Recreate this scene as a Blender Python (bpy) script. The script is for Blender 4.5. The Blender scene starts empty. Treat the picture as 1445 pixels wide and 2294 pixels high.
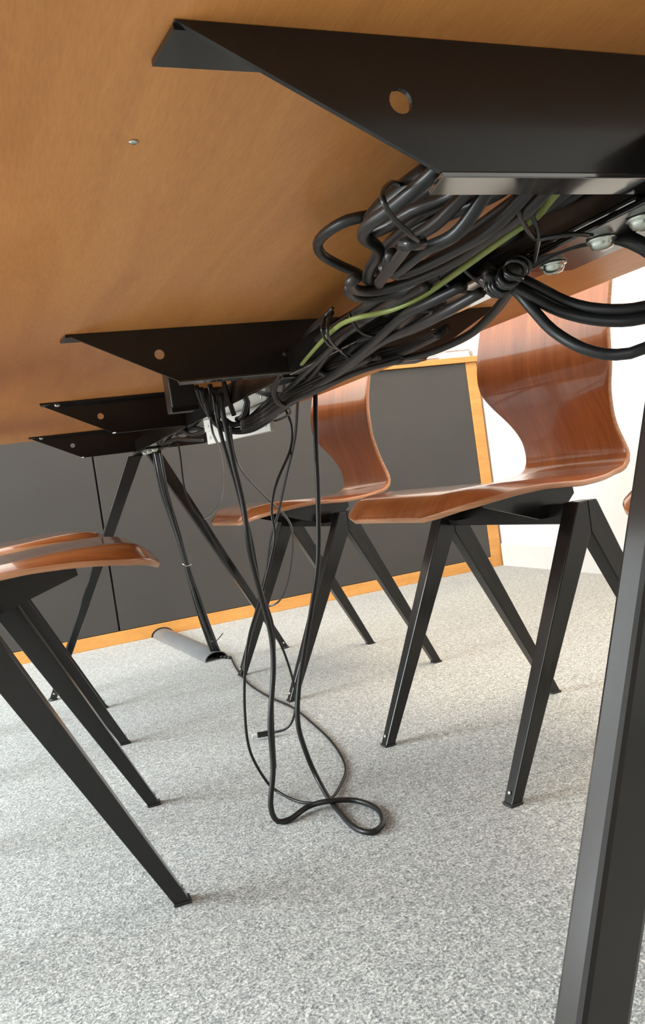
import bpy, bmesh, math, random
from mathutils import Vector, Matrix
random.seed(7)
C = bpy.context.scene.collection
sc = bpy.context.scene

# ------------------------------------------------------------------ camera
cam_d = bpy.data.cameras.new('camera'); cam = bpy.data.objects.new('camera', cam_d); C.objects.link(cam)
F_PX, ROLL, PITCH, YAW = 1802.9, math.radians(-8.138), math.radians(-2.649), math.radians(-21.594)
cam_d.sensor_fit = 'HORIZONTAL'; cam_d.sensor_width = 36.0
cam_d.lens = 36.0 * F_PX / 1445.0
cam_d.clip_start = 0.01
fwd = Vector((-math.sin(YAW) * math.cos(PITCH), math.cos(YAW) * math.cos(PITCH), math.sin(PITCH)))
rt = fwd.cross(Vector((0, 0, 1))).normalized(); up = rt.cross(fwd)
r2 = rt * math.cos(ROLL) + up * math.sin(ROLL); u2 = -rt * math.sin(ROLL) + up * math.cos(ROLL)
cam.matrix_world = Matrix((( r2.x, u2.x, -fwd.x, -0.2574), (r2.y, u2.y, -fwd.y, 0.0), (r2.z, u2.z, -fwd.z, 0.5114), (0, 0, 0, 1)))
sc.camera = cam

# ------------------------------------------------------------------ light and exposure
sc.view_settings.view_transform = 'Standard'; sc.view_settings.look = 'None'
sc.view_settings.gamma = 1.0; sc.view_settings.use_curve_mapping = False
sc.view_settings.exposure = -0.12
w = bpy.data.worlds.new('world'); sc.world = w; w.use_nodes = True
w.node_tree.nodes['Background'].inputs[0].default_value = (0.80, 0.90, 1.0, 1)
w.node_tree.nodes['Background'].inputs[1].default_value = 0.8
def area(name, loc, target, sx, sy, power, col):
    d = bpy.data.lights.new(name, 'AREA'); d.shape = 'RECTANGLE'; d.size = sx; d.size_y = sy; d.energy = power; d.color = col
    o = bpy.data.objects.new(name, d); C.objects.link(o); o.location = loc
    o.rotation_euler = (Vector(target) - Vector(loc)).to_track_quat('-Z', 'Y').to_euler()
    return o
XL, XR, YN, YB, ZC = -3.0, 1.768, -3.2, 3.46, 2.65
area('window_light_left_far', (XL - .03, 1.9, 1.45), (0, 1.9, 1.3), 1.9, 1.8, 330, (0.88, 0.965, 1.0))
area('window_light_left_near', (XL - .03, -0.9, 1.45), (0, -0.9, 1.3), 1.9, 1.8, 42, (0.90, 0.96, 1.0))
area('warm_fill_right', (1.0, 1.2, ZC - .03), (1.0, 1.2, 0), 1.0, 2.4, 75, (1.0, 0.80, 0.58))  # added fill that warms the right side, no known ceiling lamp
area('weak_fill_near', (-0.6, -1.9, ZC - .03), (-0.6, -1.9, 0), 1.2, 1.2, 3, (1.0, 0.92, 0.82))  # weak added fill behind the camera, no lamp known there

# ------------------------------------------------------------------ materials
def nm(name):
    m = bpy.data.materials.new(name); m.use_nodes = True
    nt = m.node_tree; b = nt.nodes['Principled BSDF']
    return m, nt, b
def N(nt, typ, **kw):
    n = nt.nodes.new(typ)
    for k, v in kw.items():
        if k in n.inputs: n.inputs[k].default_value = v
        else: setattr(n, k, v)
    return n
def L(nt, a, b): nt.links.new(a, b)
def ramp(nt, fac, stops):
    r = nt.nodes.new('ShaderNodeValToRGB'); L(nt, fac, r.inputs[0])
    e = r.color_ramp.elements
    while len(e) < len(stops): e.new(0.5)
    for k, (p, c) in enumerate(stops): e[k].position = p; e[k].color = (*c, 1)
    return r
def bump(nt, b, h, s, d=0.001):
    n = nt.nodes.new('ShaderNodeBump'); n.inputs['Strength'].default_value = s; n.inputs['Distance'].default_value = d
    L(nt, h, n.inputs['Height']); L(nt, n.outputs[0], b.inputs['Normal'])
def plain(name, col, rough=.5, metal=0, coat=0, var=.12, scale=30, bmp=0):
    m, nt, b = nm(name); tc = N(nt, 'ShaderNodeTexCoord'); nz = N(nt, 'ShaderNodeTexNoise', Scale=scale, Detail=4.0)
    L(nt, tc.outputs['Object'], nz.inputs['Vector'])
    lo = tuple(c * (1 - var) for c in col); hi = tuple(min(1, c * (1 + var)) for c in col)
    r = ramp(nt, nz.outputs['Fac'], [(.3, lo), (.7, hi)]); L(nt, r.outputs[0], b.inputs['Base Color'])
    b.inputs['Roughness'].default_value = rough; b.inputs['Metallic'].default_value = metal
    b.inputs['Coat Weight'].default_value = coat; b.inputs['Coat Roughness'].default_value = .12
    if bmp: bump(nt, b, nz.outputs['Fac'], bmp, .0006)
    return m
def wood(name, dark, mid, light, stretch, rough, coat, angle=(0, 0, 0), scale=6, fine=90, coatr=.12):
    m, nt, b = nm(name); tc = N(nt, 'ShaderNodeTexCoord')
    mp = N(nt, 'ShaderNodeMapping'); mp.inputs['Scale'].default_value = stretch; mp.inputs['Rotation'].default_value = angle
    L(nt, tc.outputs['Object'], mp.inputs['Vector'])
    big = N(nt, 'ShaderNodeTexNoise', Scale=scale, Detail=5.0, Roughness=.55, Distortion=.8); L(nt, mp.outputs[0], big.inputs['Vector'])
    fn = N(nt, 'ShaderNodeTexNoise', Scale=fine, Detail=5.0, Roughness=.65, Distortion=.2); L(nt, mp.outputs[0], fn.inputs['Vector'])
    mx = N(nt, 'ShaderNodeMix', data_type='FLOAT'); mx.inputs[0].default_value = .45
    L(nt, big.outputs['Fac'], mx.inputs[2]); L(nt, fn.outputs['Fac'], mx.inputs[3])
    r = ramp(nt, mx.outputs[0], [(.32, dark), (.5, mid), (.68, light)]); L(nt, r.outputs[0], b.inputs['Base Color'])
    b.inputs['Roughness'].default_value = rough; b.inputs['Coat Weight'].default_value = coat; b.inputs['Coat Roughness'].default_value = coatr
    bump(nt, b, fn.outputs['Fac'], .12, .0005)
    return m
M = {}
M['steel'] = plain('black_powder_coated_steel', (.0092, .0084, .0079), .27, 0, .28, .15, 60, .05)
M['steel_gloss'] = plain('glossy_black_leg_paint', (.0095, .009, .009), .20, 0, .4, .15, 30, .03)
M['steel_mirror'] = plain('high_gloss_black_paint', (.02, .0185, .018), .14, 0, 1, .1, 30)
M['steel_mirror'].node_tree.nodes['Principled BSDF'].inputs['Coat IOR'].default_value = 2.2
M['steel_mirror'].node_tree.nodes['Principled BSDF'].inputs['Coat Roughness'].default_value = .08
M['plug_metal'] = plain('brushed_plug_metal', (.8, .8, .78), .5, .3)
M['edge'] = plain('worn_steel_edge', (.10, .105, .105), .4, .3)
M['zinc'] = plain('zinc_plated_steel', (.62, .66, .60), .28, 1.0, 0, .1, 80)
M['cable'] = plain('black_rubber_cable', (.011, .0108, .0108), .42, 0, .1, .1, 40)
M['cable_brown'] = plain('dark_brown_grey_cable', (.020, .0165, .0155), .42, 0, .1, .1, 40)
M['cable_gloss'] = plain('glossy_black_cable', (.014, .014, .015), .15, 0, .6, .1, 40)
M['earth'] = plain('green_yellow_earth_wire', (.20, .24, .055), .45)
M['tie'] = plain('black_nylon_tie', (.011, .012, .012), .35, 0, .2)
M['beige'] = plain('light_grey_enamel', (.52, .50, .44), .45, 0, 0, .04, 10)
M['grey_plastic'] = plain('grey_plastic', (.16, .165, .17), .38, 0, .1, .1, 12)
M['board'] = plain('matt_black_laminate', (.050, .046, .043), .48, 0, 0, .05, 5)
M['wall'] = plain('white_wall_paint', (.75, .74, .72), .75, 0, 0, .015, 3)
M['dark_wall'] = plain('brown_dimming_wall', (.34, .29, .25), .7)  # unseen wall, colour darkened so the front steel faces reflect less light
M['skirt'] = plain('white_gloss_skirting', (.70, .69, .665), .4, 0, 0, .01, 3)
M['paper'] = plain('white_paper', (.8, .78, .76), .7)
M['paper_pink'] = plain('pinkish_grey_paper', (.5, .42, .42), .7)
M['plastic_foot'] = plain('black_plastic_foot', (.02, .02, .02), .5)
M['table_wood'] = wood('beech_veneer_underside', (.52, .205, .055), (.63, .262, .072), (.72, .32, .095), (9, 1, 1), .42, 0, (0, 0, math.radians(-20)), 3.0, 60)
M['chair_wood'] = wood('red_brown_moulded_plywood', (.20, .055, .016), (.30, .088, .025), (.40, .125, .036), (.7, 9, .7), .28, .8, (0, 0, 0), 4, 28, .07)
M['chair_edge'] = wood('plywood_edge', (.30, .12, .05), (.46, .20, .09), (.56, .27, .13), (1, 1, 30), .4, .3, (0, 0, 0), 4, 30)
M['frame_wood'] = wood('honey_beech_frame', (.55, .24, .055), (.65, .30, .075), (.72, .36, .10), (1, 8, 8), .45, .1, (0, 0, 0), 3, 30)
for k_ in ('steel', 'steel_gloss', 'cable', 'cable_brown'): M[k_].node_tree.nodes['Principled BSDF'].inputs['Specular IOR Level'].default_value = .36
# carpet
def carpet():
    m, nt, b = nm('grey_speckled_carpet'); tc = N(nt, 'ShaderNodeTexCoord')
    v = N(nt, 'ShaderNodeTexNoise', Scale=300.0, Detail=2.0, Roughness=.6); L(nt, tc.outputs['Object'], v.inputs['Vector'])
    v2 = N(nt, 'ShaderNodeTexNoise', Scale=120.0, Detail=3.0, Roughness=.6, Distortion=1.2); L(nt, tc.outputs['Object'], v2.inputs['Vector'])
    mx = N(nt, 'ShaderNodeMix', data_type='FLOAT'); mx.inputs[0].default_value = .45
    L(nt, v.outputs['Fac'], mx.inputs[2]); L(nt, v2.outputs['Fac'], mx.inputs[3])
    r = ramp(nt, mx.outputs[0], [(.36, (.14, .146, .148)), (.46, (.30, .307, .300)), (.54, (.465, .472, .452)), (.64, (.74, .73, .685))])
    big = N(nt, 'ShaderNodeTexNoise', Scale=3.0, Detail=3.0); L(nt, tc.outputs['Object'], big.inputs['Vector'])
    rb = ramp(nt, big.outputs['Fac'], [(.3, (.92, .92, .93)), (.7, (1, 1, .99))])
    mm = N(nt, 'ShaderNodeMix', data_type='RGBA', blend_type='MULTIPLY'); mm.inputs[0].default_value = 1
    L(nt, r.outputs[0], mm.inputs[6]); L(nt, rb.outputs[0], mm.inputs[7]); L(nt, mm.outputs[2], b.inputs['Base Color'])
    b.inputs['Roughness'].default_value = .95; b.inputs['Specular IOR Level'].default_value = .1
    b.inputs['Sheen Weight'].default_value = .15
    bump(nt, b, mx.outputs[0], .8, .003)
    return m
M['carpet'] = carpet()

# ------------------------------------------------------------------ mesh helpers
def mesh_obj(name, verts, faces, mats, parent=None, smooth=False, midx=None, bevel=0, loc=None):
    me = bpy.data.meshes.new(name); me.from_pydata(verts, [], faces)
    if not isinstance(mats, (list, tuple)): mats = [mats]
    for m in mats: me.materials.append(m)
    bm = bmesh.new(); bm.from_mesh(me)
    bmesh.ops.recalc_face_normals(bm, faces=bm.faces); bm.to_mesh(me); bm.free()
    if midx:
        for p, i in zip(me.polygons, midx): p.material_index = i
    if smooth:
        for p in me.polygons: p.use_smooth = True
    o = bpy.data.objects.new(name, me); C.objects.link(o)
    if bevel:
        bv = o.modifiers.new('bevel', 'BEVEL'); bv.width = bevel; bv.segments = 2; bv.limit_method = 'ANGLE'
    if parent: o.parent = parent
    if loc: o.location = loc
    return o
def box_vf(x0, x1, y0, y1, z0, z1):
    v = [(x, y, z) for z in (z0, z1) for y in (y0, y1) for x in (x0, x1)]
    f = [(0, 2, 3, 1), (4, 5, 7, 6), (0, 1, 5, 4), (2, 6, 7, 3), (0, 4, 6, 2), (1, 3, 7, 5)]
    return v, f
def box(name, b, mat, parent=None, bevel=0, **k):
    v, f = box_vf(*b); return mesh_obj(name, v, f, mat, parent, bevel=bevel, **k)
def multi(name, boxes, mat, parent=None, bevel=0):
    V, Fc = [], []
    for b in boxes:
        v, f = box_vf(*b); n = len(V); V += v; Fc += [tuple(i + n for i in q) for q in f]
    return mesh_obj(name, V, Fc, mat, parent, bevel=bevel)
def prism(poly, y0, y1, top=None):
    # poly of (x,z) extruded along y; optional per-point half thickness (symmetric about mid)
    n = len(poly)
    if top: v = [(x, -h, z) for (x, z), h in zip(poly, top)] + [(x, h, z) for (x, z), h in zip(poly, top)]
    else: v = [(x, y0, z) for x, z in poly] + [(x, y1, z) for x, z in poly]
    f = [tuple(range(n)), tuple(reversed(range(n, 2 * n)))] + [(i, (i + 1) % n, n + (i + 1) % n, n + i) for i in range(n)]
    return v, f
def lathe(name, prof, mat, parent=None, seg=20, loc=(0, 0, 0), rot=None):
    V, Fc = [], []
    for r, z in prof:
        for k in range(seg):
            a = 2 * math.pi * k / seg; V.append((r * math.cos(a), r * math.sin(a), z))
    for i in range(len(prof) - 1):
        for k in range(seg):
            Fc.append((i * seg + k, i * seg + (k + 1) % seg, (i + 1) * seg + (k + 1) % seg, (i + 1) * seg + k))
    Fc.append(tuple(range(seg))); Fc.append(tuple((len(prof) - 1) * seg + k for k in range(seg)))
    o = mesh_obj(name, V, Fc, mat, parent, smooth=True); o.location = loc
    if rot: o.rotation_euler = rot
    return o
def catmull(pts, step):
    P = [Vector(p) for p in pts]; P = [P[0] * 2 - P[1]] + P + [P[-1] * 2 - P[-2]]
    out = []
    for i in range(1, len(P) - 2):
        a, b, c, d = P[i - 1:i + 3]; n = max(1, int((c - b).length / step))
        ta, tb = (c - b).length, 0
        for k in range(n):
            t = k / n
            out.append(.5 * ((2 * b) + (c - a) * t + (2 * a - 5 * b + 4 * c - d) * t * t + (3 * b - a - 3 * c + d) * t ** 3))
    out.append(P[-2]); return out
def tube_vf(path, r, seg=10, flat=None):
    V, Fc = [], []; n = len(path); nrm = None
    for i, p in enumerate(path):
        t = (path[min(i + 1, n - 1)] - path[max(i - 1, 0)]).normalized()
        if nrm is None: nrm = t.orthogonal().normalized()
        nrm = (nrm - t * nrm.dot(t)).normalized(); bn = t.cross(nrm)
        for k in range(seg):
            a = 2 * math.pi * k / seg
            V.append(tuple(p + nrm * math.cos(a) * r + bn * math.sin(a) * (flat or r)))
    for i in range(n - 1):
        for k in range(seg):
            Fc.append((i * seg + k, i * seg + (k + 1) % seg, (i + 1) * seg + (k + 1) % seg, (i + 1) * seg + k))
    Fc.append(tuple(reversed(range(seg)))); Fc.append(tuple((n - 1) * seg + k for k in range(seg)))
    return V, Fc
def tube(name, pts, r, mat, parent=None, step=.008, seg=10, minz=None, flat=None, closed=False):
    path = catmull(pts, step)
    if minz is not None: path = [Vector((q.x, q.y, max(q.z, minz))) for q in path]
    v, f = tube_vf(path, r, seg, flat); return mesh_obj(name, v, f, mat, parent, smooth=True)
def tag(o, label, cat, group=None, kind=None):
    if label: o['label'] = label
    if cat: o['category'] = cat
    if group: o['group'] = group
    if kind: o['kind'] = kind
    return o
def empty(name, loc=(0, 0, 0), rz=0):
    o = bpy.data.objects.new(name, None); o.empty_display_size = .05; C.objects.link(o); o.location = loc; o.rotation_euler = (0, 0, rz); return o
def copy_tree(o, parent=None):
    c = o.copy(); C.objects.link(c); c.parent = parent
    for ch in list(o.children): copy_tree(ch, c)
    return c

# ------------------------------------------------------------------ room
def struct(o): o['kind'] = 'structure'; return o
struct(box('floor', (XL - .1, XR + .1, YN - .1, YB + .1, -.1, 0), M['carpet']))
struct(box('ceiling', (XL - .1, XR + .1, YN - .1, YB + .1, ZC, ZC + .1), M['wall']))
struct(box('wall_right', (XR, XR + .1, YN, YB, 0, ZC), M['wall']))
struct(box('wall_back', (XL, XR, YB, YB + .1, 0, ZC), M['wall']))
struct(box('wall_front', (XL, XR, YN - .1, YN, 0, ZC), M['dark_wall']))
wins = [(.95, 2.85), (-1.85, .05)]; WZ0, WZ1 = .55, 2.35
struct(multi('wall_left', [(XL - .1, XL, YN, YB, 0, WZ0), (XL - .1, XL, YN, YB, WZ1, ZC), (XL - .1, XL, YN, wins[1][0], WZ0, WZ1),
    (XL - .1, XL, wins[1][1], wins[0][0], WZ0, WZ1), (XL - .1, XL, wins[0][1], YB, WZ0, WZ1)], M['wall']))
for k, (a, b) in enumerate(wins):
    m_ = (a + b) / 2
    struct(multi('window_%d' % (k + 1), [(XL - .02, XL + .02, a, b, WZ0, WZ0 + .05), (XL - .02, XL + .02, a, b, WZ1 - .05, WZ1), (XL - .02, XL + .02, a, a + .05, WZ0 + .05, WZ1 - .05),
        (XL - .02, XL + .02, b - .05, b, WZ0 + .05, WZ1 - .05), (XL - .02, XL + .02, m_ - .02, m_ + .02, WZ0 + .05, WZ1 - .05)], M['skirt'], bevel=.004))
# skirting with a small chamfered top, running from the cabinet towards the viewer
v, f = prism([(XR, 0), (XR - .015, 0), (XR - .015, .094), (XR - .009, .100), (XR, .100)], YN, 3.015)
struct(mesh_obj('baseboard_right', v, f, M['skirt']))

# ------------------------------------------------------------------ cabinet with black panels
CY0, CY1, CXL, CXR = 3.023, 3.45, -1.9, 1.757
cab = empty('low_cabinet', (0, CY0, 0)); tag(cab, 'long low cabinet with black panels in a honey wood frame along the far wall', 'cabinet')
def cb(name, b, mat, bevel=.0015):
    v, f = box_vf(b[0], b[1], b[2] - CY0, b[3] - CY0, b[4], b[5]); return mesh_obj(name, v, f, mat, cab, bevel=bevel)
cb('top_board', (CXL - .01, XR - .001, CY0 - .014, CY1, .905, .929), M['frame_wood'])
cb('bottom_rail', (CXL, CXR - .055, CY0, CY0 + .03, .0, .046), M['frame_wood'])
cb('side_post', (CXR - .055, CXR, CY0, CY1 - .02, 0, .904), M['frame_wood'])
cb('side_post', (CXL, CXL + .055, CY0, CY1 - .02, 0, .904), M['frame_wood'])
cb('carcass', (CXL + .056, CXR - .056, CY0 + .022, CY1 - .03, .047, .903), M['plastic_foot'])
cb('panel', (.084, CXR - .057, CY0 + .002, CY0 + .02, .048, .903), M['board'], .001)
cb('panel', (-1.40, .077, CY0 + .002, CY0 + .02, .048, .903), M['board'], .001)
cb('panel', (CXL + .057, -1.407, CY0 + .002, CY0 + .02, .048, .903), M['board'], .001)
lathe('knob', [(.005, 0), (.005, .010), (.013, .013), (.014, .020), (.010, .024)], M['skirt'], cab, 16, (1.206, .002, .857), (math.pi / 2, 0, 0))['label'] = 'small round white knob'
# things on the cabinet
pk = empty('paper_stack', (1.688, 3.14, .929)); tag(pk, 'small stack of white paper and pads lying on the far cabinet top', 'paper')
for k, (w_, d_, h0, h1, mt, a) in enumerate([(.060, .09, .0, .014, 'paper', .0), (.058, .088, .014, .034, 'paper', -.02), (.062, .092, .034, .038, 'paper_pink', .0)]):
    q = box('sheet_block', (-w_, w_, -d_, d_, h0 + .0002, h1), M[mt], pk, .001); q.rotation_euler = (0, 0, a)
pb = empty('small_box', (1.575, 3.16, .929)); tag(pb, 'low pinkish grey box beside the paper stack on the cabinet', 'box')
box('body', (-.045, .045, -.05, .05, .0003, .016), M['paper_pink'], pb, .002)
box('lid', (-.047, .047, -.052, .052, .0165, .024), M['paper_pink'], pb, .002)

# ------------------------------------------------------------------ table
TX, TH = .142, .715
table = empty('meeting_table', (TX, 1.306, 0)); tag(table, 'long table with wooden top on black steel beams, seen from underneath', 'table')
def tp(o, off=True):
    o.parent = table; o.matrix_parent_inverse = Matrix.Translation((-TX, -1.306, 0)); return o
TY0, TY1, TXL, TXR = .255, 2.357, -.275, .5437
# top with rounded corners
def rrect(x0, x1, y0, y1, r, n=8):
    o = []
    for cx, cy, a0 in ((x1 - r, y1 - r, 0), (x0 + r, y1 - r, 90), (x0 + r, y0 + r, 180), (x1 - r, y0 + r, 270)):
        for k in range(n + 1):
            a = math.radians(a0 + 90 * k / n); o.append((cx + r * math.cos(a), cy + r * math.sin(a)))
    return o
poly = rrect(TXL, TXR, TY0, TY1, .012); n = len(poly)
V = [(x, y, TH) for x, y in poly] + [(x, y, TH + .024) for x, y in poly]
Fc = [tuple(reversed(range(n))), tuple(range(n, 2 * n))] + [(i, (i + 1) % n, n + (i + 1) % n, n + i) for i in range(n)]
tp(mesh_obj('tabletop', V, Fc, M['table_wood'], bevel=.002))
# small unused screw hole in the underside
tp(lathe('screw_hole', [(.0018, 0), (.0030, .0006), (.0026, .0012)], M['zinc'], None, 10, (-.1560, .4655, TH - .0012)))
HX, HB = .299, .1755     # half length at the top, half length at the bottom of a beam
def beam(y, kind):
    e = tp(empty('cross_beam'), False); e.location = (TX, y, 0)
    t = .003; s = 1 if kind == 'a' else -1
    def oc(mid, rr, z):
        return [(mid + rr * math.cos(a), z + rr * math.sin(a)) for a in [2 * math.pi * k / 16 for k in range(16)]]
    # web plate with two round holes
    bm = bmesh.new()
    zt, zb = TH - .0005, .6503
    outer = [(-HX, zt), (HX, zt), (HB, zb), (-HB, zb)]
    holes = [oc(-.193, .0062, .6838), oc(.193, .0062, .6838)]
    es = []
    for lp in [outer] + holes:
        vs = [bm.verts.new((x, 0, z)) for x, z in lp]
        for i in range(len(vs)): es.append(bm.edges.new((vs[i], vs[(i + 1) % len(vs)])))
    bmesh.ops.triangle_fill(bm, use_beauty=True, use_dissolve=False, edges=es)
    r = bmesh.ops.extrude_face_region(bm, geom=list(bm.faces))
    bmesh.ops.translate(bm, verts=[q for q in r['geom'] if isinstance(q, bmesh.types.BMVert)], vec=(0, t * s, 0))
    bmesh.ops.recalc_face_normals(bm, faces=bm.faces)
    me = bpy.data.meshes.new('web_plate'); bm.to_mesh(me); bm.free(); me.materials.append(M['steel'])
    o = bpy.data.objects.new('web_plate', me); C.objects.link(o); o.parent = e
    # top flange
    fy = .034 * s
    V = [(-HX, t * s, zt), (HX, t * s, zt), (HX + .004, fy, zt), (-HX - .004, fy, zt)]
    V += [(x, y_, zt - .0028) for x, y_, z in V]
    mesh_obj('top_flange', V, [(3, 2, 1, 0), (4, 5, 6, 7), (0, 1, 5, 4), (1, 2, 6, 5), (2, 3, 7, 6), (3, 0, 4, 7)], M['steel'], e)
    by = (.024 if kind == 'a' else .007) * s
    V = [(-HB, 0, zb - .0028), (HB, 0, zb - .0028), (HB - .006, by, zb - .0028), (-HB + .006, by, zb - .0028)]
    V += [(x, y_, zb + .0001) for x, y_, z in V]
    mesh_obj('bottom_flange', V, [(3, 2, 1, 0), (4, 5, 6, 7), (0, 1, 5, 4), (1, 2, 6, 5), (2, 3, 7, 6), (3, 0, 4, 7)], M['steel_mirror' if kind == 'a' else 'steel'], e, bevel=.0006)
    for sx in (-1, 1):
        if kind == 'b': lathe('screw', [(.0052, 0), (.0058, .0012), (.004, .0034), (.0015, .0042)], M['zinc'], e, 14, (sx * (HX - .028), fy * .55, TH - .0034), (math.pi, 0, 0))
    return e
for y, k in ((.3439, 'a'), (.9809, 'a'), (1.6097, 'b'), (2.2681, 'b')): beam(y, k)
# spine channel running lengthways, notched over the beams
def spine(y0, y1):
    e = tp(empty('spine_rail'), False); e.location = (TX, y0, 0); L_ = y1 - y0
    x0, x1 = -.030, .026
    box('left_side', (x0, x0 + .003, 0, L_, .6475, .6745), M['steel'], e)
    box('top_plate', (x0, x1, 0, L_, .6748, .6775), M['steel'], e)
    box('bottom_plate', (x0, x1, 0, L_, .6440, .6472), M['steel_mirror'], e, .0008)
    box('right_side', (x1 - .003, x1, 0, L_, .6475, .6745), M['steel'], e)
for a, b in ((.290, .3425), (.369, .9795), (1.006, 1.600), (1.614, 2.258), (2.272, 2.322)): spine(a, b)
for sgn, yf in ((1, .300), (-1, 2.3127)):
    # mounting plate and its dome bolts
    p0, p1 = (yf - .02, yf + .205) if sgn > 0 else (yf - .205, yf + .02)
    pl = tp(box('mounting_plate', (TX - .030, TX + .034, p0, p1, .6400, .6435), M['steel_gloss'], None, .001))
    for bx, dy in ((-.010, .085), (-.006, .126), (-.002, .182)):
        b = lathe('bolt', [(.0098, 0), (.0098, .0015), (.0082, .002), (.008, .004), (.0065, .0065), (.003, .0078)], M['zinc'], None, 20, (TX + bx, yf + sgn * dy, .6400), (math.pi, 0, 0)); tp(b)
    splay, apy = (.082, .014) if sgn > 0 else (.036, .004); fy_ = sgn * apy - sgn * splay
    for sx in (-1, 1):
        prof = [(sx * .001, .6395), (sx * .047, .6395), (sx * .354, .0035), (sx * .333, .0035), (sx * .001, .56)]
        prof = [(sx * .004, .6395), (sx * .047, .6395), (sx * .352, .0035), (sx * .3325, .0035), (sx * .012, .629)]
        hy = .0095 if sgn > 0 else .0125
        v, f = prism(prof, 0, 0, [hy, hy, .0075, .0075, hy])
        shy = [yf + sgn * apy - sgn * (.6395 - z) / .6395 * splay for _, z in prof] * 2
        v = [(x_, y_ + s_y - yf, z_) for (x_, y_, z_), s_y in zip(v, shy)]
        lg = mesh_obj('leg', v, f, M['steel_gloss'], None, bevel=.003); lg.location = (TX, yf, 0); tp(lg)
        ft = lathe('foot_cap', [(.012, 0), (.013, .002), (.011, .006)], M['plastic_foot'], lg, 12, (sx * .3425, fy_, 0.0))
        lathe('screw', [(.003, 0), (.003, .001), (.0015, .002)], M['zinc'], lg, 10, (sx * .3375, fy_ - .0078, .018), (math.pi / 2, 0, 0))

# ------------------------------------------------------------------ chairs
def lerp_tab(tab, t):
    for (a, va), (b, vb) in zip(tab, tab[1:]):
        if t <= b:
            k = (t - a) / (b - a); k = k * k * (3 - 2 * k); return va + (vb - va) * k
    return tab[-1][1]
def shell(parent):
    prof = [(.245, 0, .444), (.235, 0, .450), (.215, 0, .457), (.18, 0, .462), (.13, 0, .463), (.06, 0, .459), (-.01, 0, .454), (-.07, 0, .451), (-.115, 0, .452), (-.149, 0, .458), (-.162, 0, .476),
            (-.157, 0, .51), (-.143, 0, .55), (-.127, 0, .59), (-.118, 0, .63), (-.121, 0, .68), (-.136, 0, .74), (-.158, 0, .81)]
    path = catmull(prof, .0075); n = len(path)
    s = [0]
    for a, b in zip(path, path[1:]): s.append(s[-1] + (b - a).length)
    S = s[-1]; cols = 24
    # arc length of key places
    def at_x(x): return next(s[i] for i in range(n) if path[i].x <= x and path[i].z < .47)
    def at_z(z): return next(s[i] for i in range(n) if s[i] > .3 and path[i].z >= z)
    tab = [(0, .198), (at_x(.06), .198), (at_x(0), .188), (at_x(-.06), .164), (at_x(-.11), .140), (at_z(.478), .126), (at_z(.505), .119), (at_z(.53), .121), (at_z(.557), .131), (at_z(.58), .145),
           (at_z(.602), .160), (at_z(.616), .168), (at_z(.64), .171), (S, .167)]
    hws = []
    for i in range(n):
        q = next(k for k in range(len(tab) - 1) if s[i] <= tab[k + 1][0] + 1e-9)
        f_ = (s[i] - tab[q][0]) / (tab[q + 1][0] - tab[q][0]); hws.append(tab[q][1] + (tab[q + 1][1] - tab[q][1]) * f_)
    for _ in range(2): hws = [sum(hws[max(0, i - 1):i + 2]) / len(hws[max(0, i - 1):i + 2]) for i in range(n)]
    th = .0095
    top, bot = [], []
    rows = []
    for i, p in enumerate(path):
        hw = hws[i]
        rf, rb = .105, .06
        if s[i] < rf: hw = hw - rf + math.sqrt(max(0, rf * rf - (rf - s[i]) ** 2)) if i else hw - rf + .012
        if S - s[i] < rb: hw = hw - rb + math.sqrt(max(0, rb * rb - (rb - (S - s[i])) ** 2)) if i < n - 1 else hw - rb + .012
        t = (path[min(i + 1, n - 1)] - path[max(i - 1, 0)]).normalized(); nr = Vector((-t.z, 0, t.x))  # away from the sitter (down / back)
        back = min(1, max(0, (p.z - .47) / .12))
        row = []
        for k in range(cols + 1):
            y = hw * (2 * k / cols - 1); e = (y / .19) ** 2
            q = Vector((p.x + back * .017 * e, y, p.z - (.008 + .010 * min(1, max(0, (p.x - .08) / .12))) * min(1, math.hypot(max(0, .045 - hw + abs(y)), max(0, .045 - s[i])) / .045) ** 2 * max(0, 1 - max(0, -.0 - p.x) / .12)))
            row.append((q, nr))
        rows.append(row)
    V = [tuple(q) for r in rows for q, _ in r]; V += [tuple(q + nr * th) for r in rows for q, nr in r]
    W_ = cols + 1; O = n * W_; Fc = []; mi = []
    for i in range(n - 1):
        for k in range(cols):
            a = i * W_ + k; Fc.append((a, a + 1, a + W_ + 1, a + W_)); mi.append(0)
            a += O; Fc.append((a, a + W_, a + W_ + 1, a + 1)); mi.append(0)
    for i in range(n - 1):
        for k in (0, cols):
            a = i * W_ + k; Fc.append((a, a + W_, a + W_ + O, a + O)); mi.append(1)
    for k in range(cols):
        for i in (0, n - 1):
            a = i * W_ + k; Fc.append((a, a + 1, a + 1 + O, a + O)); mi.append(1)
    o = mesh_obj('seat_shell', V, Fc, [M['chair_wood'], M['chair_edge']], parent, smooth=True, midx=mi)
    bv = o.modifiers.new('bevel', 'BEVEL'); bv.width = .0028; bv.segments = 3; bv.limit_method = 'ANGLE'; bv.angle_limit = math.radians(50)
    return o
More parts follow.
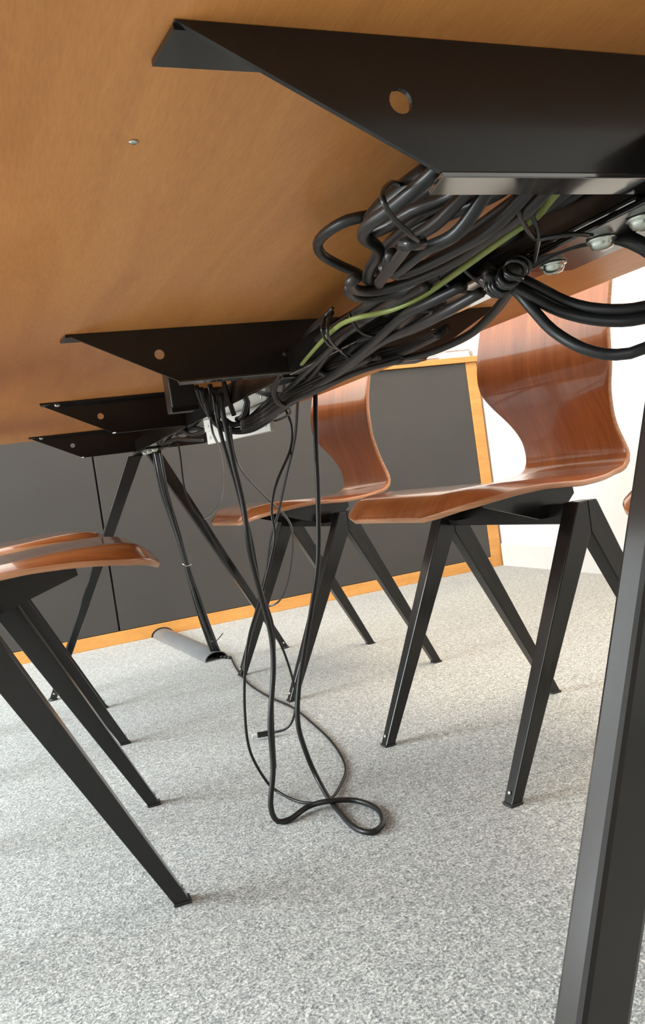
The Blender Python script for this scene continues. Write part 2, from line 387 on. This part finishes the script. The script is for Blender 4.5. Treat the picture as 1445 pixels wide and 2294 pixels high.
def make_chair():
    e = empty('plywood_chair')
    shell(e)
    for sy in (-1, 1):
        for sx in (1, -1):
            pr = [(0, .416), (sx * .019, .416), (sx * .2095, .003), (sx * .1895, .003), (0, .368)]
            v, f = prism(pr, 0, 0, [.0155, .0155, .0095, .0095, .0155])
            lg = mesh_obj('leg', v, f, M['steel'], e, bevel=.0018); lg.location = (0, sy * .1775, 0)
            box('foot_cap', (sx * .2 - .0112, sx * .2 + .0112, -.0108, .0108, 0, .004), M['plastic_foot'], lg, .001)
            lathe('screw', [(.0038, 0), (.0036, .001), (.002, .0022)], M['zinc'], lg, 10, (sx * .2035, 0, .018), (0, sx * math.radians(70), 0))
    box('crossbar', (-.0125, .0125, -.163, .163, .381, .413), M['steel'], e, .0015)
    for sy in (-1, 1):
        pr = [(-.045, .4385), (.135, .4405), (.137, .427), (.03, .392), (-.012, .392), (-.047, .424)]
        v, f = prism(pr, -.0015, .0015)
        a = mesh_obj('support_arm', v, f, M['steel'], e); a.location = (0, sy * .115, 0)
    # folded saddle plate between the arms, under the shell
    V = [(-.04, -.116, .4385), (.12, -.116, .4385), (.12, .116, .4385), (-.04, .116, .4385)]; V += [(x, y, z - .003) for x, y, z in V]
    mesh_obj('saddle_plate', V, [(0, 1, 2, 3), (7, 6, 5, 4), (0, 4, 5, 1), (1, 5, 6, 2), (2, 6, 7, 3), (3, 7, 4, 0)], M['steel'], e)
    return e
proto = make_chair()
def place(first, x, y, rz, label):
    o = proto if first else copy_tree(proto)
    o.location = (x, y, 0); o.rotation_euler = (0, 0, rz); tag(o, label, 'chair', 'moulded plywood chairs around the table'); return o
def centre(fx, fy, ang):      # middle of a chair from its near front foot, right side of the table (faces -X)
    c, s_ = math.cos(ang), math.sin(ang)
    return fx + c * .2 - s_ * .178, fy + s_ * .2 + c * .178
x, y = centre(.3616, .984, .072); place(True, x, y, math.pi + .072, 'red brown plywood chair on the right with its whole back and all legs in view')
x, y = centre(.3022, 1.7714, .0508); place(False, x, y, math.pi + .0508, 'farthest plywood chair on the right, in front of the black cabinet, behind the hanging cables')
place(False, .551, .492, math.pi + .03, 'plywood chair at the right picture edge, only its rounded seat front showing')
place(False, -.305, 1.212, -.075, 'nearest plywood chair on the left, its seat front and dark legs running to lower left')
place(False, -.287, 1.941, .012, 'farther plywood chair on the left, its seat peeping out behind the nearer one')

# ------------------------------------------------------------------ boxes under the table
def psu(name, loc, rz, tilt, sx, sy, sz, label):
    e = empty(name, loc); e.rotation_euler = (tilt[0], tilt[1], rz); tag(e, label, 'power supply')
    box('housing', (-sx, sx, -sy, sy, 0, sz), M['beige'], e, .0015)
    box('lid', (-sx - .0015, sx + .0015, -sy - .0012, -sy + .003, sz * .52, sz + .001), M['beige'], e, .0008)
    for ax in (-1, 1):
        lathe('screw', [(.0028, 0), (.0026, .0008), (.0012, .0014)], M['zinc'], e, 10, (ax * (sx - .012), -sy - .0012, sz * .72), (math.pi / 2, 0, 0))
        lathe('screw', [(.0028, 0), (.0026, .0008), (.0012, .0014)], M['zinc'], e, 10, (ax * (sx - .012), -sy, sz * .25), (math.pi / 2, 0, 0))
    return e
def oriented_box(p1, p2, z, h, th, label):
    dx, dy = p2[0] - p1[0], p2[1] - p1[1]; ln_ = math.hypot(dx, dy); rz = math.atan2(dy, dx)
    nx, ny = -math.sin(rz), math.cos(rz)
    return psu('power_supply_box', ((p1[0] + p2[0]) / 2 + nx * th / 2, (p1[1] + p2[1]) / 2 + ny * th / 2, z), rz, (0, 0), ln_ / 2, th / 2, h, label)
oriented_box((.120, 1.486), (.189, 1.311), .597, .046, .010, 'lower light grey metal box hanging among the cables behind the second beam')
oriented_box((.172, 1.500), (.196, 1.300), .648, .052, .010, 'upper light grey metal box tucked up behind the second beam')

# dark plastic switch box hanging under the second beam
ub = empty('socket_box', (.005, 1.22, .664)); tag(ub, 'small black socket box on the table underside, left of the grey housings', 'socket')
box('housing', (-.003, .036, -.02, .02, -.028, .049), M['tie'], ub, .002)
box('rim', (-.005, .038, -.023, -.0203, -.030, -.022), M['steel_gloss'], ub, .0008)

# ------------------------------------------------------------------ cables
PATHS = {
    'power_lead_loop': (0.0042, [(.279,1.306,.66),(.261,1.294,.568),(.247,1.282,.484),(.224,1.266,.373),(.199,1.256,.302),(.171,1.245,.234),(.147,1.236,.173),(.134,1.227,.119),(.138,1.22,.072),(.148,1.214,.03),(.148,1.157,.005),(.141,1.064,.005),(.153,1.029,.005),(.179,1.042,.005),(.194,1.092,.005),(.18,1.141,.006),(.14,1.151,.013),(.111,1.165,.008),(.075,1.148,.005),(.056,1.151,.006),(.05,1.156,.03),(.064,1.162,.083),(.072,1.17,.148),(.092,1.179,.226),(.098,1.185,.279),(.093,1.192,.343),(.088,1.199,.41),(.091,1.207,.483),(.087,1.215,.554),(.086,1.22,.6),(.084,1.22,.625),(.085,1.22,.659)]),
    'plug_lead': (0.0024, [(.076,1.22,.646),(.083,1.24,.588),(.108,1.286,.515),(.134,1.338,.424),(.154,1.392,.322),(.177,1.429,.247),(.204,1.463,.177),(.221,1.49,.115),(.226,1.51,.069),(.219,1.528,.03),(.204,1.539,.014),(.183,1.551,.01)]),
    'long_data_lead': (0.0024, [(.213,1.3,.64),(.222,1.298,.604),(.214,1.295,.563),(.179,1.291,.509),(.162,1.288,.466),(.16,1.285,.421),(.144,1.282,.378),(.118,1.278,.323),(.089,1.274,.269),(.071,1.269,.214),(.059,1.265,.144),(.057,1.261,.086),(.072,1.257,.038),(.09,1.255,.01),(.111,1.198,.004),(.148,1.175,.004),(.193,1.226,.003),(.23,1.295,.003),(.258,1.419,.003),(.273,1.566,.003),(.28,1.709,.003),(.267,1.847,.003),(.267,2.018,.003),(.293,2.225,.003),(.322,2.388,.003)]),
    'glossy_lead': (0.0026, [(.211,1.22,.637),(.216,1.272,.579),(.211,1.323,.522),(.204,1.373,.461),(.194,1.418,.405),(.189,1.473,.326),(.179,1.518,.263),(.165,1.556,.207),(.154,1.6,.137)]),
    'thin_lead_hook': (0.002, [(.098,1.24,.611),(.104,1.26,.566),(.127,1.303,.532),(.185,1.373,.482),(.226,1.416,.448),(.251,1.454,.412),(.261,1.515,.346),(.259,1.569,.288),(.247,1.599,.26),(.231,1.62,.252)]),
    'thin_lead_left': (0.0024, [(.159,2.05,.661),(.166,2.058,.638),(.188,2.065,.642),(.193,2.074,.613),(.197,2.101,.531),(.213,2.119,.476),(.242,2.136,.427),(.289,2.169,.322),(.341,2.2,.222)]),
    'thin_lead_droop': (0.002, [(.068,1.24,.629),(.074,1.26,.602),(.109,1.361,.577),(.14,1.478,.54),(.161,1.594,.498),(.164,1.682,.466),(.155,1.75,.451)]),
    'twin_lead': (0.0032, [(.076,1.23,.662),(.077,1.23,.609),(.085,1.232,.555),(.094,1.235,.497),(.101,1.238,.439),(.103,1.24,.387),(.11,1.242,.335),(.12,1.244,.282),(.115,1.247,.223),(.102,1.25,.152),(.095,1.25,.094),(.091,1.25,.05)]),
    'r1': (0.0042, [(.095,.5,.644),(.114,.5,.639),(.129,.49,.626),(.147,.48,.611),(.16,.46,.6),(.18,.44,.596),(.208,.42,.604),(.224,.4,.634)]),
    'r2': (0.0042, [(.093,.5,.642),(.113,.5,.633),(.123,.49,.619),(.141,.48,.604),(.159,.46,.592),(.179,.44,.588),(.224,.42,.597),(.239,.4,.628)]),
    'r3': (0.0042, [(.093,.5,.639),(.116,.5,.628),(.123,.49,.61),(.131,.48,.591),(.14,.46,.573),(.154,.445,.565),(.166,.43,.566),(.196,.42,.58),(.23,.4,.622)]),
    'r4': (0.0055, [(.106,.5,.635),(.116,.48,.64),(.124,.46,.644),(.131,.44,.644),(.149,.43,.643),(.156,.41,.629),(.179,.4,.606),(.2,.39,.608)]),
    'e': (0.0042, [(.123,.49,.64),(.131,.52,.634),(.158,.58,.631),(.184,.66,.626),(.189,.72,.624),(.191,.78,.626),(.189,.85,.636),(.174,.9,.653),(.163,.95,.675)]),
    'e2': (0.0042, [(.154,.93,.672),(.135,.96,.674),(.119,1.0,.658),(.114,1.05,.639),(.126,1.08,.623),(.142,1.1,.618)]),
    'f': (0.0042, [(.018,.521,.69),(.004,.53,.69),(-.002,.553,.69),(.001,.582,.69),(.018,.614,.69),(.037,.626,.685),(.058,.636,.68),(.076,.649,.675)]),
    'yg': (0.0023, [(.08199999999999999,.357,.672),(.072,.391,.655),(.076,.413,.651),(.069,.425,.647),(.072,.47,.645),(.08,.532,.644),(.087,.586,.644),(.079,.628,.644),(.058,.657,.645),(.068,.728,.649),(.101,.882,.65),(.145,1.067,.65)]),
    'g0': (0.0042, [(-.016,.357,.668),(-.022,.366,.66),(-.028,.406,.655),(-.03,.432,.655),(-.023,.457,.655),(.002,.486,.655),(.016,.529,.655),(.029,.56,.655),(.043,.573,.655),(.032,.531,.655),(.027,.488,.655)]),
    'g1': (0.0042, [(.021,.357,.672),(.015,.366,.664),(.009,.403,.66),(-.003,.425,.66),(-.007,.452,.66),(-.016,.471,.66)]),
    'g2': (0.0042, [(.014,.357,.668),(.008,.366,.66),(.002,.405,.648),(.002,.437,.648),(.008,.473,.648),(.031,.547,.648)]),
    'g3': (0.0042, [(.023,.357,.668),(.017,.366,.66),(.011,.401,.64),(.008,.438,.64),(.012,.477,.64),(.012,.489,.64),(-.0,.473,.64),(-.011,.445,.64)]),
    'g4': (0.0042, [(.054,.357,.668),(.048,.366,.66),(.042,.41,.645),(.043,.458,.645),(.038,.497,.645),(.028,.512,.645),(.007,.491,.645)]),
    'g5': (0.0042, [(.065,.357,.668),(.059,.366,.66),(.053,.393,.648),(.06,.441,.648),(.066,.5,.648),(.057,.545,.648),(.041,.568,.648),(.02,.564,.648),(.003,.539,.648),(.003,.527,.648)]),
    'g6': (0.0042, [(.087,.357,.668),(.081,.366,.66),(.075,.437,.652),(.081,.494,.652),(.084,.564,.652),(.072,.603,.652),(.045,.609,.652),(.024,.587,.652),(.016,.566,.652)]),
    'g7': (0.0042, [(.11,.478,.662),(.122,.542,.662),(.132,.629,.662),(.123,.701,.662),(.103,.752,.662),(.121,.871,.662)]),
    'g8': (0.0042, [(.047,.357,.682),(.041,.366,.674),(.035,.423,.67),(.024,.453,.67),(.027,.497,.67),(.033,.537,.67),(.053,.598,.67),(.074,.628,.67)]),
    'g9': (0.0042, [(.06,.357,.677),(.054,.366,.669),(.048,.41,.665),(.039,.44,.665),(.028,.468,.665),(.029,.501,.665),(.036,.543,.665),(.048,.592,.665)]),
    'g10': (0.0042, [(.027,.357,.687),(.021,.366,.679),(.015,.415,.675),(.014,.451,.675),(.016,.493,.675),(.013,.516,.675)]),
    'b0': (0.0042, [(.091,.62,.667),(.084,.7,.66),(.106,.82,.665),(.137,.97,.664),(.157,1.1,.654),(.159,1.218,.638),(.128,1.263,.614),(.097,1.277,.615),(.075,1.277,.643),(.063,1.252,.673)]),
    'b1': (0.0042, [(.089,.6,.661),(.084,.68,.659),(.097,.78,.664),(.12,.9,.668),(.134,.95,.655),(.15,.95,.636),(.14,.86,.63),(.141,.8,.631)]),
    'b2': (0.0042, [(.088,.7,.653),(.101,.8,.649),(.126,.95,.644),(.147,1.1,.636),(.154,1.235,.619),(.124,1.27,.603),(.09,1.277,.613),(.069,1.277,.651),(.056,1.252,.677)]),
    'b3': (0.0042, [(.081,.56,.648),(.081,.64,.649),(.098,.78,.65),(.144,.98,.642),(.161,1.12,.631),(.166,1.228,.613),(.137,1.263,.599),(.103,1.277,.604),(.081,1.28,.625),(.068,1.263,.667)]),
    'b4': (0.0042, [(.094,.53,.639),(.085,.57,.636),(.087,.62,.636),(.113,.75,.633),(.142,.92,.629),(.159,1.08,.625),(.169,1.235,.617),(.145,1.263,.601)]),
    'b5': (0.0042, [(.102,.52,.631),(.094,.56,.626),(.098,.62,.626),(.113,.72,.632),(.137,.88,.628),(.154,1.03,.628),(.166,1.2,.624)]),
    'b6': (0.0042, [(.111,.98,.673),(.124,1.1,.664),(.132,1.218,.655),(.126,1.252,.624),(.119,1.27,.62)]),
    'b7': (0.0042, [(.14,1.235,.678),(.138,1.256,.645),(.134,1.27,.618),(.112,1.277,.614),(.093,1.277,.638),(.085,1.252,.671)]),
    'b8': (0.0042, [(.113,1.242,.681),(.136,1.249,.67),(.154,1.235,.669),(.165,1.2,.67)]),
    'b9': (0.0042, [(.102,1.256,.685),(.108,1.263,.656),(.116,1.27,.627)]),
    'b10': (0.0042, [(.081,1.263,.68),(.086,1.27,.652),(.102,1.277,.619)]),
    'b11': (0.0042, [(.092,.78,.678),(.121,.92,.683),(.135,.98,.666),(.147,1.05,.659),(.173,1.2,.671)]),
    'b12': (0.0042, [(.104,.68,.635),(.118,.78,.648),(.125,.86,.66)]),
    'b13': (0.0042, [(.152,.8,.631),(.144,.84,.639),(.136,.88,.66)]),
    'b14': (0.0042, [(.154,.84,.63),(.148,.86,.64),(.142,.9,.662)]),
    'b15': (0.0042, [(.139,1.5,.614),(.131,1.6,.639),(.126,1.75,.645),(.127,1.9,.655),(.142,2.1,.662)]),
    'b16': (0.0042, [(.132,1.5,.628),(.12,1.6,.627),(.123,1.75,.656),(.134,2.0,.653),(.153,2.2,.651)]),
    'b17': (0.0042, [(.12,1.5,.608),(.114,1.62,.62),(.125,1.8,.636),(.165,2.2,.65)]),
    'thin_right': (0.002, [(.164,1.15,.628),(.187,1.2,.615),(.202,1.3,.614),(.215,1.4,.62)]),
    'c0': (0.0048, [(.166,2.3,.646),(.172,2.3,.53),(.195,2.3,.404),(.209,2.3,.31),(.22,2.3,.204),(.247,2.34,.087),(.283,2.439,.006),(.29,2.411,.006)]),
    'c1': (0.0048, [(.166,2.27,.643),(.172,2.27,.529),(.193,2.27,.404),(.205,2.27,.312),(.219,2.27,.207),(.254,2.34,.086),(.289,2.431,.006),(.297,2.394,.006)]),
    'c2': (0.0048, [(.18,2.3,.644),(.185,2.3,.528),(.203,2.3,.402),(.214,2.3,.309),(.231,2.3,.201),(.262,2.34,.084),(.296,2.421,.006),(.305,2.374,.006)]),
    'c3': (0.0048, [(.18,2.27,.642),(.184,2.27,.527),(.2,2.27,.403),(.21,2.27,.312),(.23,2.27,.205),(.268,2.34,.083),(.301,2.413,.006),(.312,2.357,.006)]),
    't0': (0.0016, [(.003,.454,.645),(-.013,.41,.635),(-.028,.391,.635),(-.04,.384,.64),(-.05,.375,.645),(-.046,.383,.655),(-.018,.422,.675),(.011,.463,.69)]),
    't0knot': (0.004, [(-.023,.409,.635),(-.022,.402,.633),(-.012,.407,.635)]),
    't0tail': (0.0035, [(-.022,.404,.634),(-.007,.451,.636),(.012,.511,.64)]),
    't1': (0.0016, [(.045,.393,.66),(.046,.392,.648),(.061,.406,.642),(.08,.422,.64),(.082,.414,.638),(.094,.405,.637),(.113,.409,.637)]),
    't1b': (0.0016, [(.058,.4,.66),(.066,.406,.65),(.077,.415,.642),(.086,.428,.639),(.127,.488,.639)]),
    't2': (0.0016, [(.065,.492,.652),(.082,.511,.648),(.091,.512,.64),(.119,.534,.637),(.155,.558,.637)]),
    't3': (0.0016, [(.071,.53,.654),(.082,.544,.65),(.089,.543,.642),(.105,.548,.638),(.136,.55,.637)]),
    't4': (0.0016, [(.075,.699,.66),(.076,.696,.65),(.086,.7,.64),(.104,.704,.637),(.118,.688,.637),(.126,.69,.636)]),
    't5': (0.0016, [(.101,.651,.645),(.099,.621,.64),(.108,.606,.637),(.112,.633,.636),(.115,.669,.636)]),
    't6': (0.0016, [(.069,.721,.67),(.066,.736,.665),(.056,.725,.65),(.069,.745,.64),(.093,.768,.636)]),
    't7': (0.0016, [(.073,.74,.67),(.058,.716,.65),(.067,.733,.64),(.112,.8,.636),(.143,.839,.636)]),
    't8': (0.0062, [(.108,.478,.64),(.096,.47,.632),(.102,.493,.63),(.112,.515,.634)]),
    'sheath': (0.0095, [(.026,.442,.69),(.019,.47,.687),(.015,.493,.684),(.013,.507,.68)]),
    'col_tie': (0.0014, [(.192,2.255,.318),(.202,2.25,.31),(.218,2.255,.312)]),
    'col_tie2': (0.0014, [(.251,2.33,.075),(.264,2.31,.072),(.284,2.33,.077),(.296,2.33,.088)]),
    'u0': (0.004, [(.155,.66,.631),(.182,.8,.64),(.163,.88,.644),(.151,1.0,.64),(.147,1.1,.634),(.136,1.18,.62),(.105,1.2,.608)]),
    'u1': (0.004, [(.15,.66,.629),(.181,.8,.637),(.163,.88,.639),(.151,1.0,.635),(.147,1.1,.631),(.136,1.18,.616),(.104,1.2,.605)]),
    'u2': (0.004, [(.146,.66,.626),(.18,.8,.633),(.162,.88,.635),(.15,1.0,.63),(.146,1.1,.627),(.135,1.18,.613),(.104,1.2,.603)]),
    'u3': (0.004, [(.18,.8,.63),(.161,.88,.631),(.149,1.0,.626),(.146,1.1,.623),(.135,1.18,.609),(.103,1.2,.6)]),
    'u4': (0.004, [(.179,.8,.626),(.161,.88,.627),(.148,1.0,.621),(.145,1.1,.619),(.134,1.18,.606),(.103,1.2,.597)]),
    's0': (0.004, [(.109,.357,.69),(.103,.366,.684),(.097,.427,.68),(.099,.469,.679),(.1,.534,.676),(.101,.606,.673),(.108,.701,.672),(.12,.812,.676),(.149,.972,.679),(.193,1.174,.68),(.233,1.352,.677)]),
    's1': (0.004, [(.111,.484,.683),(.116,.557,.681),(.126,.648,.682),(.14,.762,.686),(.153,.881,.688),(.178,1.036,.688),(.215,1.223,.684),(.249,1.394,.681)]),
    's2': (0.004, [(.084,.507,.664),(.096,.595,.667),(.109,.7,.671),(.117,.802,.671),(.136,.933,.668),(.168,1.097,.664),(.201,1.259,.663)]),
    's3': (0.004, [(.103,.357,.684),(.097,.366,.676),(.091,.417,.672),(.105,.473,.675),(.122,.562,.679),(.126,.646,.68),(.127,.734,.678),(.131,.829,.674),(.157,.977,.672),(.2,1.177,.674),(.243,1.376,.678)]),
    's4': (0.004, [(.122,.495,.683),(.128,.571,.681),(.139,.664,.682),(.154,.783,.686),(.168,.907,.688),(.195,1.067,.688),(.235,1.262,.684),(.27,1.439,.681)]),
    's5': (0.004, [(.089,.511,.661),(.096,.592,.663),(.098,.676,.662),(.101,.761,.658),(.123,.891,.655),(.162,1.073,.656),(.203,1.257,.66)]),
    's6': (0.004, [(.11,.357,.682),(.104,.366,.674),(.098,.422,.67),(.11,.476,.672),(.114,.547,.671),(.107,.61,.667),(.11,.697,.665),(.129,.815,.665),(.166,.987,.669),(.207,1.188,.672),(.24,1.358,.672)]),
    's7': (0.004, [(.121,.491,.678),(.135,.579,.68),(.145,.67,.679),(.151,.769,.676),(.152,.862,.673),(.171,1.003,.673),(.221,1.223,.677),(.288,1.474,.68)]),
    's8': (0.004, [(.102,.527,.662),(.108,.608,.663),(.109,.691,.661),(.113,.78,.657),(.138,.919,.655),(.181,1.112,.657),(.225,1.304,.661)]),
    's9': (0.004, [(.125,.357,.685),(.119,.366,.677),(.113,.437,.673),(.113,.478,.671),(.116,.547,.667),(.12,.625,.664),(.132,.731,.666),(.148,.852,.669),(.181,1.021,.672),(.229,1.231,.672),(.269,1.412,.668)]),
    's10': (0.004, [(.127,.494,.673),(.148,.592,.677),(.159,.69,.68),(.166,.795,.68),(.172,.899,.676),(.198,1.052,.673),(.244,1.263,.673),(.292,1.475,.676)]),
    's11': (0.004, [(.102,.524,.658),(.098,.588,.655),(.114,.694,.656),(.141,.83,.659),(.177,.999,.663),(.208,1.174,.663),(.234,1.321,.659)]),
    's12': (0.004, [(.125,.357,.678),(.119,.366,.67),(.113,.433,.666),(.124,.488,.67),(.139,.577,.672),(.149,.669,.671),(.157,.77,.668),(.158,.864,.665),(.179,1.007,.665),(.233,1.233,.669),(.303,1.49,.672)]),
    's13': (0.004, [(.139,.506,.673),(.143,.582,.672),(.157,.683,.675),(.188,.828,.679),(.212,.971,.68),(.23,1.117,.678),(.253,1.283,.674),(.297,1.479,.672)]),
}
def cable(key, name, label, mat='cable', group=None, minz=None, parent=None, cat='cable', seg=10, step=.007):
    r, pts = PATHS[key]
    o = tube(name, pts, r, M[mat], parent, minz=minz, seg=seg, step=step)
    if parent is None: tag(o, label, cat, group)
    return o

cable('power_lead_loop', 'loose_cable', 'long black power lead dropping from the bundle and looping on the carpet', minz=.0045)
cable('twin_lead', 'loose_cable', 'dark lead hanging left of the looped power lead, swinging past the far chair', minz=.004)
pl = cable('plug_lead', 'plug_lead', 'thin black lead whose metal tipped plug ends just above the carpet', minz=.004)
q = PATHS['plug_lead'][1]; a, b = Vector(q[-1]), Vector(q[-1]) - Vector((.032, -.006, -.001))
def seg_tube(name, a, b, r1, r2, mat, parent, seg=8):
    d = (b - a).normalized(); n1 = d.orthogonal().normalized(); n2 = d.cross(n1); V = []
    for p, r in ((a, r1), (a.lerp(b, .25), r2), (b, r2)):
        for k in range(seg):
            t = 2 * math.pi * k / seg + math.pi / seg; V.append(tuple(p + n1 * math.cos(t) * r + n2 * math.sin(t) * r))
    F_ = [(i * seg + k, i * seg + (k + 1) % seg, (i + 1) * seg + (k + 1) % seg, (i + 1) * seg + k) for i in range(2) for k in range(seg)]
    F_ += [tuple(range(seg)), tuple(2 * seg + k for k in range(seg))]
    return mesh_obj(name, V, F_, M[mat], parent, bevel=.0006)
seg_tube('plug_body', a, b, .0032, .0058, 'tie', pl)
seg_tube('plug_tip', b, b - Vector((.011, -.002, 0)), .0048, .0048, 'plug_metal', pl)['label'] = 'bright metal plug tip'
cable('long_data_lead', 'loose_cable', 'thin black lead from the column foot, round the wide carpet loop and up', minz=.0026)
cable('glossy_lead', 'loose_cable', 'shiny thin cable hanging beside the leg of the farthest right chair', 'cable_gloss')
cable('thin_lead_hook', 'loose_cable', 'thin lead crossing the others slantwise and ending in a hook over the cabinet rail', 'cable_gloss')
cable('thin_lead_left', 'loose_cable', 'thin lead hanging left of the grey box, along the right far table leg')
cable('thin_lead_droop', 'loose_cable', 'short thin lead drooping from the lower grey box', 'cable_gloss')
for k, lab in (('r1', 'uppermost of the three thick black cables swinging out to the right'), ('r2', 'middle of the three thick black cables swinging out to the right'),
               ('r3', 'lowest hanging of the thick black cables swinging out to the right'), ('r4', 'thick black cable arching over the wooden underside behind the bolts')):
    cable(k, 'thick_cable', lab, 'cable', 'thick cables at the right', seg=14)
cable('e', 'thick_cable', 'thick black cable curving down along the right side of the bundle', seg=12)
cable('e2', 'thick_cable', 'grey brown cable bowing out left of the far end of the bundle', 'cable_brown', seg=12)
cable('f', 'thick_cable', 'black cable sticking out as an open loop against the wood, left of the coil', seg=12)
cable('yg', 'earth_wire', 'green and yellow earth wire running through the bundle', 'earth', cat='wire')
cable('sheath', 'cable_sheath', 'fat black cable sleeve coming out under the nearest beam', 'cable', cat='sleeve', seg=16)
coil = empty('cable_coil', (.03, .5, .65)); tag(coil, 'thick coil of black cable tied up behind the nearest beam', 'cable coil')
def kids(e, keys, part, alt):
    for i, k in enumerate(keys):
        o = cable(k, part, None, alt[i % len(alt)], parent=e); o.matrix_parent_inverse = Matrix.Translation(-e.location)
kids(coil, ['g0', 'g1', 'g2', 'g3', 'g4', 'g5', 'g6', 'g8', 'g9', 'g10'], 'cable_turn', ['cable', 'cable_brown', 'cable_brown'])
bun = empty('cable_bundle', (.12, 1.0, .65)); tag(bun, 'bundle of dark cables running along the spine rail to the grey boxes', 'cable bundle')
kids(bun, ['g7'] + ['b%d' % k for k in range(15)] + ['s%d' % k for k in range(14)] + ['u%d' % k for k in range(5)] + ['thin_right'], 'cable_strand', ['cable_brown', 'cable'])
bun2 = empty('cable_bundle', (.14, 1.9, .66)); tag(bun2, 'small tangle of black cables between the grey boxes and the farthest beam', 'cable bundle')
kids(bun2, ['b15', 'b16', 'b17'], 'cable_strand', ['cable'])
col = empty('cable_column', (.285, 2.38, 0)); tag(col, 'upright bundle of black cables taped together, standing at the far table legs', 'cable bundle')
kids(col, ['c0', 'c1', 'c2', 'c3'], 'cable_strand', ['cable', 'cable_gloss'])
kids(col, ['col_tie', 'col_tie2'], 'tape_band', ['zinc', 'tie'])
for k, lab in (('t0', 'black cable tie looped round the coil, thick knot in its middle'), ('t1', 'cable tie over the earth wire with a long tail beside the near bolts'),
               ('t2', 'right one of two ties crossing the earth wire below the coil'), ('t3', 'left one of two ties crossing the earth wire below the coil'),
               ('t4', 'cable tie round the bundle where the earth wire ends'), ('t5', 'cable tie with open ends sticking out over the grey spine plate'),
               ('t6', 'thin tie wound round the bundle in front of the second beam'), ('t1b', 'cable tie hanging straight down beside the nearest bolt'),
               ('t7', 'lower thin tie round the bundle, tail pointing to the right')):
    o = cable(k, 'cable_tie', lab, 'tie', 'cable ties on the bundle', cat='cable tie', seg=8, step=.004)
    if k == 't0':
        cable('t0knot', 'tie_head', None, 'tie', parent=o); cable('t0tail', 'tie_tail', None, 'cable_brown', parent=o)
tw = cable('t8', 'tape_wrap', 'black tape lump holding the thick cables where they fan out', 'tie', cat='tape')
pth = catmull(PATHS['t8'][1], .0012); hel = []
for i, q in enumerate(pth):
    t_ = (pth[min(i + 1, len(pth) - 1)] - pth[max(i - 1, 0)]).normalized(); n1 = t_.cross(Vector((.2, .1, 1))).normalized(); n2 = t_.cross(n1); a_ = i * 1.1
    hel.append(tuple(q + (n1 * math.cos(a_) + n2 * math.sin(a_)) * (.0068 + .0012 * math.sin(i * .7))))
tube('tape_turn', hel, .0021, M['tie'], tw, step=.003, seg=6)

# ------------------------------------------------------------------ floor cable cover
a = Vector((.232, 3.018, 0)); b = Vector((.279, 2.39, 0))
d = (b - a); ln = d.length; d.normalize(); sd = Vector((d.y, -d.x, 0))
V = []; Fc = []; sg = 14
prof = [(.037 * math.cos(math.pi * k / sg), .026 * math.sin(math.pi * k / sg)) for k in range(sg + 1)]
prof += [(.034 * math.cos(math.pi * k / sg), .0235 * math.sin(math.pi * k / sg)) for k in range(sg, -1, -1)]
n = len(prof)
for p in (a, b):
    for u_, z_ in prof: q = p + sd * u_; V.append((q.x, q.y, z_ + .0004))
Fc = [(i, (i + 1) % n, n + (i + 1) % n, n + i) for i in range(n)]
Fc += [(i, i + 1, n - 2 - i, n - 1 - i) for i in range(sg)] + [(n + i, n + n - 1 - i, n + n - 2 - i, n + i + 1) for i in range(sg)]
cv = mesh_obj('cable_cover', V, Fc, M['grey_plastic'], None, smooth=False); tag(cv, 'grey half round cable cover on the carpet between cabinet and cable column', 'cable cover')
v, f = prism([(.232 + .042 * math.cos(math.pi * k / 12), .031 * math.sin(math.pi * k / 12)) for k in range(13)], -.0012, .004)
mouth = mesh_obj('cable_opening_shade', v, f, M['plastic_foot'], cab)  # solid black half-disc standing in for the shade inside the cable notch
